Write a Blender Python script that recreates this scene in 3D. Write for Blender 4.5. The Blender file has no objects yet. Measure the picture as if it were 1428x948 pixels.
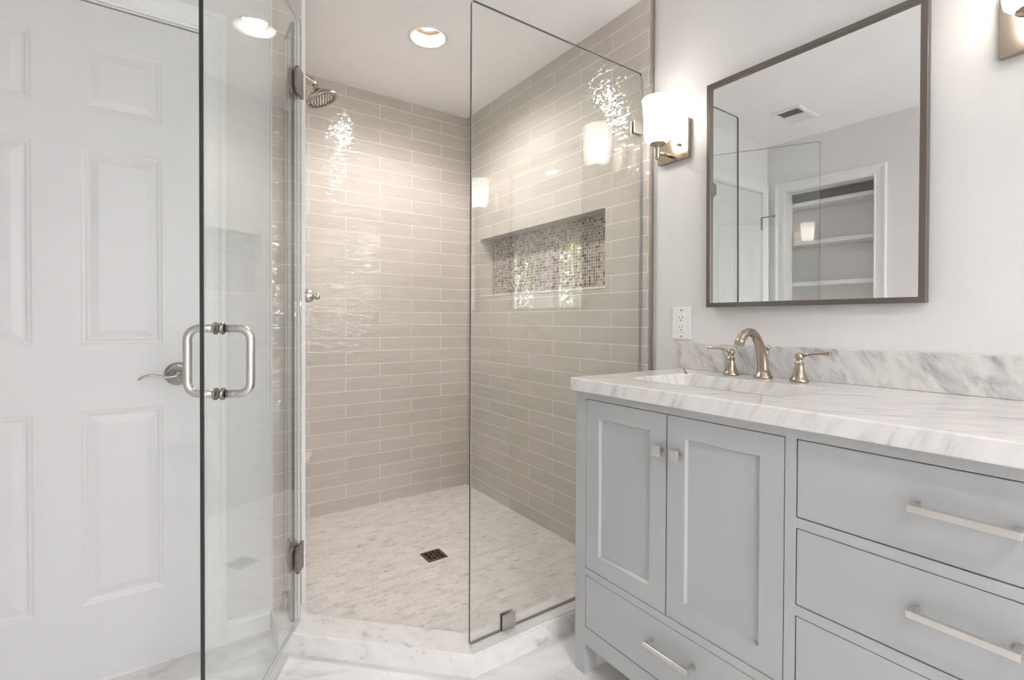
import bpy, bmesh, math, random
from math import sin, cos, pi, radians, sqrt
from mathutils import Vector, Matrix
from mathutils.geometry import tessellate_polygon

random.seed(7)
S = bpy.context.scene
COL = S.collection

# ------------------------------------------------------------------ camera
W_IMG, H_IMG = 1428, 948
F_PX, SX, SY = 678.53, -2.504, -19.704
YAW, PITCH, ROLL = radians(34.846), radians(-0.6082), radians(0.2221)
CAM = Vector((-1.5815, 0.0, 1.0932))
f_ = Vector((sin(YAW) * cos(PITCH), cos(YAW) * cos(PITCH), sin(PITCH)))
r0 = Vector((cos(YAW), -sin(YAW), 0)); u0 = r0.cross(f_)
r_ = r0 * cos(ROLL) + u0 * sin(ROLL); u_ = u0 * cos(ROLL) - r0 * sin(ROLL)
cd = bpy.data.cameras.new('camera'); cam = bpy.data.objects.new('camera', cd); COL.objects.link(cam)
cd.sensor_fit = 'HORIZONTAL'; cd.sensor_width = 36.0; cd.lens = 36.0 * F_PX / W_IMG
cd.shift_x = -SX / W_IMG; cd.shift_y = SY / W_IMG; cd.clip_start = 0.02; cd.clip_end = 200
cam.matrix_world = Matrix(((r_.x, u_.x, -f_.x, CAM.x), (r_.y, u_.y, -f_.y, CAM.y), (r_.z, u_.z, -f_.z, CAM.z), (0, 0, 0, 1)))
S.camera = cam

# ------------------------------------------------------------------ exposure, sky, sun, room lamps
S.view_settings.view_transform = 'Standard'; S.view_settings.look = 'None'
S.view_settings.gamma = 1.0; S.view_settings.use_curve_mapping = False
S.view_settings.exposure = 0.97
S.cycles.use_denoising = True
S.cycles.max_bounces = 14; S.cycles.diffuse_bounces = 7; S.cycles.glossy_bounces = 8
S.cycles.transmission_bounces = 8; S.cycles.transparent_max_bounces = 24
S.cycles.sample_clamp_indirect = 6.0
S.cycles.caustics_reflective = False; S.cycles.caustics_refractive = False

world = bpy.data.worlds.new('sky'); S.world = world; world.use_nodes = True
wn = world.node_tree.nodes; wl = world.node_tree.links
bg = wn['Background']; bg.inputs['Strength'].default_value = 11.0
wtc = wn.new('ShaderNodeTexCoord'); wsep = wn.new('ShaderNodeSeparateXYZ'); wr = wn.new('ShaderNodeValToRGB')
wl.new(wtc.outputs['Generated'], wsep.inputs[0]); wl.new(wsep.outputs['Z'], wr.inputs[0]); wl.new(wr.outputs[0], bg.inputs['Color'])
wr.color_ramp.elements[0].position = 0.0; wr.color_ramp.elements[0].color = (0.965, 0.945, 1.0, 1)
wr.color_ramp.elements[1].position = 0.8; wr.color_ramp.elements[1].color = (0.78, 0.80, 1.0, 1)

def lamp(name, kind, loc, energy, color, **kw):
    d = bpy.data.lights.new(name, kind); o = bpy.data.objects.new(name, d); COL.objects.link(o)
    o.location = loc; d.energy = energy; d.color = color
    for k, v in kw.items():
        if k == 'rot': o.rotation_euler = v
        else: setattr(d, k, v)
    return o

sun = lamp('sun', 'SUN', (0, 0, 10), 9.0, (1.0, 0.95, 0.86), angle=0.02, rot=(radians(35), radians(35), 0))
WX, YBACK, ZC = -2.30, -3.40, 2.3957
WIN_W = [(-2.10, -1.56, 0.95, 2.07), (-3.10, -2.53, 0.95, 2.07)]          # left wall windows: y0, y1, z0, z1
WIN_B = (-1.95, -0.45, 0.85, 2.10)                                        # added fill window in the back wall: x0, x1, z0, z1
def portal(loc, rot, sx, sy):
    o = lamp('sky_portal', 'AREA', loc, 1.0, (1, 1, 1), shape='RECTANGLE', size=sx, size_y=sy, rot=rot)
    o.data.cycles.is_portal = True
for (a, b, z0, z1) in WIN_W:
    portal((WX - 0.14, (a + b) / 2, (z0 + z1) / 2), (0, radians(-90), 0), z1 - z0, b - a)
portal(((WIN_B[0] + WIN_B[1]) / 2, YBACK - 0.14, (WIN_B[2] + WIN_B[3]) / 2), (radians(90), 0, 0), WIN_B[1] - WIN_B[0], WIN_B[3] - WIN_B[2])
LAMP_DOWN = (35.0, 30.0, 28.0)      # W per recessed ceiling lamp; those behind the camera are added fill
LAMP_SCONCE = 1.3     # emission strength of the lit sconce shades
WARM = (1.0, 0.955, 0.915)

# ------------------------------------------------------------------ material helpers
def srgb(r, g, b):
    f = lambda c: (c / 255 / 12.92) if c / 255 <= 0.04045 else ((c / 255 + 0.055) / 1.055) ** 2.4
    return (f(r), f(g), f(b), 1.0)
def new_mat(name):
    m = bpy.data.materials.new(name); m.use_nodes = True
    nt = m.node_tree; bs = nt.nodes.get('Principled BSDF')
    return m, nt, bs
def nd(nt, kind, **kw):
    n = nt.nodes.new(kind)
    for k, v in kw.items():
        if k in n.inputs.keys(): n.inputs[k].default_value = v
        else: setattr(n, k, v)
    return n
def ramp(nt, stops, interp='LINEAR'):
    n = nt.nodes.new('ShaderNodeValToRGB'); cr = n.color_ramp; cr.interpolation = interp
    while len(cr.elements) < len(stops): cr.elements.new(0.5)
    for e, (p, c) in zip(cr.elements, stops): e.position = p; e.color = c
    return n
def paint(name, col, rough=0.5, bump=0.02, scale=220):
    m, nt, bs = new_mat(name)
    tc = nd(nt, 'ShaderNodeTexCoord'); nz = nd(nt, 'ShaderNodeTexNoise', Scale=scale, Detail=3.0)
    nt.links.new(tc.outputs['Object'], nz.inputs['Vector'])
    bp = nd(nt, 'ShaderNodeBump', Strength=bump, Distance=0.002)
    nt.links.new(nz.outputs['Fac'], bp.inputs['Height']); nt.links.new(bp.outputs[0], bs.inputs['Normal'])
    nz2 = nd(nt, 'ShaderNodeTexNoise', Scale=3.0, Detail=2.0); nt.links.new(tc.outputs['Object'], nz2.inputs['Vector'])
    c2 = tuple(x * 0.965 for x in col[:3]) + (1,)
    rp = ramp(nt, [(0.3, c2), (0.7, col)]); nt.links.new(nz2.outputs['Fac'], rp.inputs[0])
    nt.links.new(rp.outputs[0], bs.inputs['Base Color']); bs.inputs['Roughness'].default_value = rough
    return m
def metal(name, col, rough=0.28, brush=0.0):
    m, nt, bs = new_mat(name)
    bs.inputs['Metallic'].default_value = 1.0; bs.inputs['Base Color'].default_value = col
    tc = nd(nt, 'ShaderNodeTexCoord'); nz = nd(nt, 'ShaderNodeTexNoise', Scale=90.0, Detail=2.0)
    nt.links.new(tc.outputs['Object'], nz.inputs['Vector'])
    mr = nd(nt, 'ShaderNodeMapRange'); mr.inputs['To Min'].default_value = rough * 0.96; mr.inputs['To Max'].default_value = rough * 1.04
    nt.links.new(nz.outputs['Fac'], mr.inputs['Value']); nt.links.new(mr.outputs[0], bs.inputs['Roughness'])
    return m
def plain(name, col, rough=0.5, metallic=0.0):
    m, nt, bs = new_mat(name); bs.inputs['Base Color'].default_value = col
    bs.inputs['Roughness'].default_value = rough; bs.inputs['Metallic'].default_value = metallic
    return m
def glow(name, col, strength):
    m, nt, bs = new_mat(name); bs.inputs['Base Color'].default_value = (0.9, 0.88, 0.85, 1)
    bs.inputs['Emission Color'].default_value = tuple(col) + (1,); bs.inputs['Emission Strength'].default_value = strength
    bs.inputs['Roughness'].default_value = 0.3
    return m
def glass(name, tint, f0=0.045):
    """thin clear glass: tinted see-through with an angle-dependent mirror on each face"""
    m = bpy.data.materials.new(name); m.use_nodes = True; nt = m.node_tree; nt.nodes.clear()
    out = nd(nt, 'ShaderNodeOutputMaterial'); mix = nd(nt, 'ShaderNodeMixShader')
    tr = nd(nt, 'ShaderNodeBsdfTransparent', Color=tint); gl = nd(nt, 'ShaderNodeBsdfGlossy', Roughness=0.0, Color=(1, 1, 1, 1))
    geo = nd(nt, 'ShaderNodeNewGeometry'); dot = nd(nt, 'ShaderNodeVectorMath', operation='DOT_PRODUCT')
    nt.links.new(geo.outputs['Incoming'], dot.inputs[0]); nt.links.new(geo.outputs['True Normal'], dot.inputs[1])
    ab = nd(nt, 'ShaderNodeMath', operation='ABSOLUTE'); nt.links.new(dot.outputs['Value'], ab.inputs[0])
    om = nd(nt, 'ShaderNodeMath', operation='SUBTRACT'); om.inputs[0].default_value = 1.0; nt.links.new(ab.outputs[0], om.inputs[1])
    pw = nd(nt, 'ShaderNodeMath', operation='POWER'); pw.inputs[1].default_value = 5.0; nt.links.new(om.outputs[0], pw.inputs[0])
    ma = nd(nt, 'ShaderNodeMath', operation='MULTIPLY_ADD'); ma.inputs[1].default_value = 1 - f0; ma.inputs[2].default_value = f0
    nt.links.new(pw.outputs[0], ma.inputs[0]); nt.links.new(ma.outputs[0], mix.inputs[0])
    nt.links.new(tr.outputs[0], mix.inputs[1]); nt.links.new(gl.outputs[0], mix.inputs[2]); nt.links.new(mix.outputs[0], out.inputs[0])
    return m
def coords(nt, axes, off=(0, 0), scale=(1, 1)):
    """world position -> (u, v, 0): axes picks the two world axes"""
    tc = nd(nt, 'ShaderNodeTexCoord'); sp = nd(nt, 'ShaderNodeSeparateXYZ'); cb = nd(nt, 'ShaderNodeCombineXYZ')
    nt.links.new(tc.outputs['Object'], sp.inputs[0])
    for i, (a, o, s) in enumerate(zip(axes, off, scale)):
        ad = nd(nt, 'ShaderNodeMath', operation='MULTIPLY_ADD'); ad.inputs[1].default_value = s; ad.inputs[2].default_value = o * s
        nt.links.new(sp.outputs['XYZ'.index(a)], ad.inputs[0]); nt.links.new(ad.outputs[0], cb.inputs[i])
    return tc, cb
def mixc(nt, fac, a, b, blend='MIX'):
    n = nt.nodes.new('ShaderNodeMix'); n.data_type = 'RGBA'; n.blend_type = blend
    for sock, v in ((n.inputs[0], fac), (n.inputs[6], a), (n.inputs[7], b)):
        if hasattr(v, 'type') and hasattr(v, 'is_linked'): nt.links.new(v, sock)
        else: sock.default_value = v
    return n.outputs[2]

def wall_tile(name, axes, off, base, dark, grout):
    m, nt, bs = new_mat(name)
    tc, cb = coords(nt, axes, off)
    br = nd(nt, 'ShaderNodeTexBrick', offset=0.5, offset_frequency=2, squash=1.0)
    br.inputs['Color1'].default_value = (0, 0, 0, 1); br.inputs['Color2'].default_value = (1, 1, 1, 1); br.inputs['Mortar'].default_value = (0.5, 0.5, 0.5, 1)
    br.inputs['Scale'].default_value = 1.0; br.inputs['Mortar Size'].default_value = 0.0011; br.inputs['Mortar Smooth'].default_value = 0.15
    br.inputs['Brick Width'].default_value = 0.391; br.inputs['Row Height'].default_value = 0.0745; br.inputs['Bias'].default_value = 0.0
    nt.links.new(cb.outputs[0], br.inputs['Vector'])
    # streaky glaze colour
    mp = nd(nt, 'ShaderNodeMapping'); mp.inputs['Scale'].default_value = (3.0, 26.0, 1.0)
    nt.links.new(cb.outputs[0], mp.inputs['Vector'])
    nz = nd(nt, 'ShaderNodeTexNoise', Scale=1.6, Detail=5.0, Roughness=0.6, Distortion=0.4); nt.links.new(mp.outputs[0], nz.inputs['Vector'])
    mixv = nd(nt, 'ShaderNodeMath', operation='MULTIPLY_ADD'); mixv.inputs[1].default_value = 0.30
    sp = nd(nt, 'ShaderNodeSeparateColor'); nt.links.new(br.outputs['Color'], sp.inputs[0]); nt.links.new(sp.outputs[0], mixv.inputs[0]); nt.links.new(nz.outputs['Fac'], mixv.inputs[2])
    rp = ramp(nt, [(0.32, dark), (0.95, base)]); nt.links.new(mixv.outputs[0], rp.inputs[0])
    c = mixc(nt, br.outputs['Fac'], rp.outputs[0], grout); nt.links.new(c, bs.inputs['Base Color'])
    bs.inputs['Roughness'].default_value = 0.7; bs.inputs['Specular IOR Level'].default_value = 0.1
    bs.inputs['Coat Roughness'].default_value = 0.02; bs.inputs['Coat IOR'].default_value = 1.75
    cw = nd(nt, 'ShaderNodeMath', operation='SUBTRACT'); cw.inputs[0].default_value = 1.0; nt.links.new(br.outputs['Fac'], cw.inputs[1]); nt.links.new(cw.outputs[0], bs.inputs['Coat Weight'])
    # hand-made wavy gloss plus recessed joint
    mp2 = nd(nt, 'ShaderNodeMapping'); mp2.inputs['Scale'].default_value = (13.0, 46.0, 1.0); nt.links.new(cb.outputs[0], mp2.inputs['Vector'])
    n2 = nd(nt, 'ShaderNodeTexNoise', Scale=1.0, Detail=2.0, Roughness=0.5, Distortion=0.6); nt.links.new(mp2.outputs[0], n2.inputs['Vector'])
    b1 = nd(nt, 'ShaderNodeBump', Strength=1.0, Distance=0.0047); nt.links.new(n2.outputs['Fac'], b1.inputs['Height'])
    inv = nd(nt, 'ShaderNodeMath', operation='SUBTRACT'); inv.inputs[0].default_value = 1.0; nt.links.new(br.outputs['Fac'], inv.inputs[1])
    b2 = nd(nt, 'ShaderNodeBump', Strength=0.5, Distance=0.002); nt.links.new(inv.outputs[0], b2.inputs['Height']); nt.links.new(b1.outputs[0], bs.inputs['Coat Normal'])
    nt.links.new(b2.outputs[0], bs.inputs['Normal'])
    return m

def mosaic_tile(name, axes, size, joint, stops, grout, rough=0.15, off=(0, 0)):
    """small tiles, each its own colour"""
    m, nt, bs = new_mat(name)
    tc, cb = coords(nt, axes, off, (1 / size[0], 1 / size[1]))
    fl = nd(nt, 'ShaderNodeVectorMath', operation='FLOOR'); nt.links.new(cb.outputs[0], fl.inputs[0])
    fr = nd(nt, 'ShaderNodeVectorMath', operation='FRACTION'); nt.links.new(cb.outputs[0], fr.inputs[0])
    wn_ = nd(nt, 'ShaderNodeTexWhiteNoise', noise_dimensions='2D'); nt.links.new(fl.outputs[0], wn_.inputs['Vector'])
    rp = ramp(nt, stops, 'CONSTANT'); nt.links.new(wn_.outputs['Value'], rp.inputs[0])
    nz = nd(nt, 'ShaderNodeTexNoise', Scale=160.0, Detail=3.0); nt.links.new(tc.outputs['Object'], nz.inputs['Vector'])
    vr = ramp(nt, [(0.3, (0.72, 0.72, 0.72, 1)), (0.7, (1.15, 1.15, 1.15, 1))]); nt.links.new(nz.outputs['Fac'], vr.inputs[0])
    tcol = mixc(nt, 1.0, rp.outputs[0], vr.outputs[0], 'MULTIPLY')
    sp = nd(nt, 'ShaderNodeSeparateXYZ'); nt.links.new(fr.outputs[0], sp.inputs[0])
    mn = None
    for i in (0, 1):
        a = nd(nt, 'ShaderNodeMath', operation='SUBTRACT'); nt.links.new(sp.outputs[i], a.inputs[0]); a.inputs[1].default_value = 0.5
        b = nd(nt, 'ShaderNodeMath', operation='ABSOLUTE'); nt.links.new(a.outputs[0], b.inputs[0])
        if mn is None: mn = b
        else:
            mx = nd(nt, 'ShaderNodeMath', operation='MAXIMUM'); nt.links.new(mn.outputs[0], mx.inputs[0]); nt.links.new(b.outputs[0], mx.inputs[1]); mn = mx
    gt = nd(nt, 'ShaderNodeMath', operation='GREATER_THAN'); nt.links.new(mn.outputs[0], gt.inputs[0]); gt.inputs[1].default_value = 0.5 - joint
    nt.links.new(mixc(nt, gt.outputs[0], tcol, grout), bs.inputs['Base Color'])
    rr = nd(nt, 'ShaderNodeMapRange'); rr.inputs['To Min'].default_value = rough; rr.inputs['To Max'].default_value = 0.7
    nt.links.new(gt.outputs[0], rr.inputs['Value']); nt.links.new(rr.outputs[0], bs.inputs['Roughness'])
    iv = nd(nt, 'ShaderNodeMath', operation='SUBTRACT'); iv.inputs[0].default_value = 1.0; nt.links.new(gt.outputs[0], iv.inputs[1])
    bp = nd(nt, 'ShaderNodeBump', Strength=0.4, Distance=0.001); nt.links.new(iv.outputs[0], bp.inputs['Height']); nt.links.new(bp.outputs[0], bs.inputs['Normal'])
    return m

def marble(name, vein, stretch, stops, scale=3.0, rough=0.12, distort=0.8, cloud=None, tile=None, grout=None, bias=0.5):
    """veined stone: sheets of veins square to the direction vein; tile = (axes, width, height, joint) adds a brick joint"""
    m, nt, bs = new_mat(name)
    tc = nd(nt, 'ShaderNodeTexCoord'); mp0 = nd(nt, 'ShaderNodeMapping'); mp = nd(nt, 'ShaderNodeMapping')
    mp0.inputs['Rotation'].default_value = Vector(vein).normalized().rotation_difference(Vector((0, 0, 1))).to_euler()
    mp.inputs['Scale'].default_value = stretch
    nt.links.new(tc.outputs['Object'], mp0.inputs['Vector']); nt.links.new(mp0.outputs[0], mp.inputs['Vector'])
    nz = nd(nt, 'ShaderNodeTexNoise', Scale=scale, Detail=9.0, Roughness=0.62, Distortion=distort); nt.links.new(mp.outputs[0], nz.inputs['Vector'])
    rp = ramp(nt, stops); nt.links.new(nz.outputs['Fac'], rp.inputs[0]); col = rp.outputs[0]
    if cloud:
        n2 = nd(nt, 'ShaderNodeTexNoise', Scale=cloud[0], Detail=5.0, Roughness=0.6); nt.links.new(tc.outputs['Object'], n2.inputs['Vector'])
        r2 = ramp(nt, [(0.35, cloud[1]), (0.68, (1, 1, 1, 1))]); nt.links.new(n2.outputs['Fac'], r2.inputs[0])
        col = mixc(nt, 1.0, col, r2.outputs[0], 'MULTIPLY')
    bs.inputs['Roughness'].default_value = rough
    if tile:
        axes, tw, th, joint, off = tile
        _, cb = coords(nt, axes, off)
        br = nd(nt, 'ShaderNodeTexBrick', offset=0.5, offset_frequency=2)
        br.inputs['Color1'].default_value = (0, 0, 0, 1); br.inputs['Color2'].default_value = (1, 1, 1, 1)
        br.inputs['Scale'].default_value = 1.0; br.inputs['Mortar Size'].default_value = joint; br.inputs['Mortar Smooth'].default_value = 0.1
        br.inputs['Brick Width'].default_value = tw; br.inputs['Row Height'].default_value = th
        nt.links.new(cb.outputs[0], br.inputs['Vector'])
        r3 = ramp(nt, [(0.0, (0.90, 0.89, 0.88, 1)), (1.0, (1.04, 1.04, 1.04, 1))]); nt.links.new(br.outputs['Color'], r3.inputs[0])
        col = mixc(nt, 1.0, col, r3.outputs[0], 'MULTIPLY'); col = mixc(nt, br.outputs['Fac'], col, grout)
        iv = nd(nt, 'ShaderNodeMath', operation='SUBTRACT'); iv.inputs[0].default_value = 1.0; nt.links.new(br.outputs['Fac'], iv.inputs[1])
        bp = nd(nt, 'ShaderNodeBump', Strength=0.25, Distance=0.001); nt.links.new(iv.outputs[0], bp.inputs['Height']); nt.links.new(bp.outputs[0], bs.inputs['Normal'])
    nt.links.new(col, bs.inputs['Base Color'])
    return m

M = {}
M['wall'] = paint('wall_paint', (0.75, 0.738, 0.728, 1), 0.6)
M['closet'] = paint('closet_paint', (0.90, 0.89, 0.885, 1), 0.6)
M['ceiling'] = paint('ceiling_paint', (0.92, 0.925, 0.935, 1), 0.7)
M['trim'] = paint('trim_paint', (0.82, 0.82, 0.815, 1), 0.35, 0.01)
M['door'] = paint('door_paint', (0.70, 0.695, 0.695, 1), 0.38, 0.015)
M['cabinet'] = paint('cabinet_paint', (0.475, 0.485, 0.495, 1), 0.38, 0.008)
M['gap'] = plain('dark_gap', (0.012, 0.012, 0.013, 1), 0.9)
TB, TD, TG = (0.585, 0.535, 0.49, 1), (0.49, 0.445, 0.405, 1), (0.86, 0.83, 0.80, 1)
M['tile_v'] = wall_tile('taupe_tile_side', 'YZ', (-0.1195, -0.0243), TB, TD, TG)
M['tile_b'] = wall_tile('taupe_tile_back', 'XZ', (0.0022, -0.0243), TB, TD, TG)
M['mosaic'] = mosaic_tile('glass_mosaic', 'YZ', (0.0158, 0.0158), 0.06,
    [(0.0, (0.10, 0.075, 0.06, 1)), (0.12, (0.22, 0.17, 0.14, 1)), (0.34, (0.33, 0.27, 0.23, 1)), (0.55, (0.42, 0.35, 0.30, 1)), (0.72, (0.30, 0.29, 0.27, 1)), (0.86, (0.50, 0.44, 0.38, 1))],
    (0.62, 0.58, 0.53, 1))
M['pan'] = marble('shower_floor_mosaic', (0.1, 1, 0), (14, 14, 34), [(0.30, (0.38, 0.355, 0.335, 1)), (0.41, (0.70, 0.665, 0.64, 1)), (0.6, (0.77, 0.74, 0.715, 1))], 1.5, 0.3,
    0.6, None, ('XY', 0.060, 0.036, 0.0013, (0.01, 0.012)), (0.80, 0.775, 0.75, 1))
M['curb'] = marble('curb_marble', (1, 0.6, 0.8), (4, 4, 8), [(0.28, (0.46, 0.45, 0.44, 1)), (0.40, (0.74, 0.73, 0.715, 1)), (0.6, (0.80, 0.79, 0.775, 1))], 2.6, 0.15, 0.9)
M['floor'] = marble('floor_marble', (0.5, 0.9, 0), (2.5, 2.5, 6), [(0.30, (0.60, 0.59, 0.58, 1)), (0.45, (0.76, 0.755, 0.75, 1)), (0.6, (0.81, 0.805, 0.80, 1))], 1.6, 0.14,
    0.8, None, ('XY', 0.61, 0.305, 0.0012, (0.12, 0.07)), (0.72, 0.71, 0.70, 1))
M['counter'] = marble('counter_marble', (0.72, 0.54, 0.27), (6, 6, 42), [(0.27, (0.40, 0.40, 0.41, 1)), (0.39, (0.66, 0.648, 0.64, 1)), (0.50, (0.76, 0.742, 0.73, 1)), (0.7, (0.80, 0.785, 0.775, 1))], 1.3, 0.1, 0.35)
M['splash'] = marble('backsplash_marble', (0, 0.8, -0.6), (8, 8, 22), [(0.30, (0.30, 0.295, 0.29, 1)), (0.42, (0.52, 0.51, 0.50, 1)), (0.54, (0.66, 0.645, 0.63, 1)), (0.72, (0.72, 0.705, 0.69, 1))], 1.4, 0.12, 0.5)
M['shelf_marble'] = marble('shelf_marble', (1, 0.5, 0.4), (4, 4, 8), [(0.3, (0.5, 0.48, 0.46, 1)), (0.5, (0.74, 0.71, 0.68, 1))], 2.0, 0.2)
M['china'] = plain('sink_china', (0.86, 0.855, 0.84, 1), 0.08)
M['glass'] = glass('clear_glass', (0.974, 0.988, 0.979, 1))
M['window_glass'] = glass('window_glass', (0.99, 0.995, 0.99, 1))
M['edge_dark'] = plain('glass_edge_painted_dark', (0.022, 0.025, 0.025, 1), 0.35)  # same glass throughout: edge and arris colours paint in how each one catches light
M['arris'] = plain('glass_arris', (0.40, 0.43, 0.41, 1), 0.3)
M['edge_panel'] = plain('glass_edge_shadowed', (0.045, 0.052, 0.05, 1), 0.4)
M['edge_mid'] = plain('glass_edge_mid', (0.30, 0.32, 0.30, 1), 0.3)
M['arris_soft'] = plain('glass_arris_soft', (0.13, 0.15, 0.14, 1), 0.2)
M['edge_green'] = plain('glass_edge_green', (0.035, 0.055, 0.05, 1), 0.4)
M['edge_light'] = plain('glass_edge_painted_bright', (0.80, 0.83, 0.81, 1), 0.15)
M['mirror'] = plain('mirror_silver', (0.965, 0.965, 0.96, 1), 0.0, 1.0)
M['nickel'] = metal('brushed_nickel', (0.62, 0.585, 0.55, 1), 0.3)
M['lever'] = metal('door_lever_nickel', (0.44, 0.42, 0.395, 1), 0.24)
M['satin'] = metal('satin_nickel_pull', (0.74, 0.71, 0.68, 1), 0.32)
M['steel'] = metal('brushed_steel', (0.66, 0.64, 0.62, 1), 0.26)
M['bronze'] = metal('champagne_bronze', (0.43, 0.365, 0.30, 1), 0.24)
M['dark_nickel'] = metal('dark_nickel', (0.36, 0.32, 0.285, 1), 0.22)
M['hinge'] = metal('hinge_nickel', (0.235, 0.21, 0.19, 1), 0.2)
M['pewter'] = metal('mirror_frame_pewter', (0.22, 0.192, 0.172, 1), 0.35)
M['profile'] = metal('tile_edge_profile', (0.42, 0.39, 0.37, 1), 0.3)
M['drain'] = metal('drain_bronze', (0.22, 0.18, 0.16, 1), 0.35)
M['black'] = plain('black_rubber', (0.02, 0.02, 0.02, 1), 0.6)
M['plastic'] = plain('white_plastic', (0.83, 0.83, 0.82, 1), 0.3)
M['slot'] = plain('slot_dark', (0.05, 0.05, 0.05, 1), 0.6)
def shade_glass(name, col, strength):
    m = bpy.data.materials.new(name); m.use_nodes = True; nt = m.node_tree; nt.nodes.clear()
    out = nd(nt, 'ShaderNodeOutputMaterial'); add = nd(nt, 'ShaderNodeAddShader'); mx = nd(nt, 'ShaderNodeMixShader')
    tl = nd(nt, 'ShaderNodeBsdfTranslucent', Color=(0.92, 0.90, 0.87, 1)); df = nd(nt, 'ShaderNodeBsdfDiffuse', Color=(0.85, 0.84, 0.82, 1)); em = nd(nt, 'ShaderNodeEmission', Color=tuple(col) + (1,), Strength=strength)
    mx.inputs[0].default_value = 0.4
    nt.links.new(tl.outputs[0], mx.inputs[1]); nt.links.new(df.outputs[0], mx.inputs[2]); nt.links.new(mx.outputs[0], add.inputs[0]); nt.links.new(em.outputs[0], add.inputs[1]); nt.links.new(add.outputs[0], out.inputs[0])
    return m
M['shade'] = shade_glass('lit_shade_glass', (1.0, 0.95, 0.88), LAMP_SCONCE)
M['sconce_bulb'] = glow('sconce_bulb', (1.0, 0.95, 0.88), 23.0)
M['bulb'] = glow('bulb', (1.0, 0.92, 0.80), 9.0)
M['cone'] = plain('reflector_white', (0.90, 0.89, 0.87, 1), 0.3)
M['bulb_ring'] = plain('bulb_collar', (0.30, 0.20, 0.14, 1), 0.4)
M['vent_grey'] = plain('vent_shadow', (0.18, 0.18, 0.18, 1), 0.7)
M['leaf'] = paint('leaves', (0.16, 0.26, 0.08, 1), 0.6, 0.0)
M['leaf_light'] = paint('leaves_light', (0.30, 0.38, 0.10, 1), 0.6, 0.0)
M['bark'] = paint('bark', (0.16, 0.11, 0.07, 1), 0.9, 0.3, 40)
M['lawn'] = paint('lawn', (0.15, 0.18, 0.09, 1), 0.9, 0.1, 60)

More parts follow.
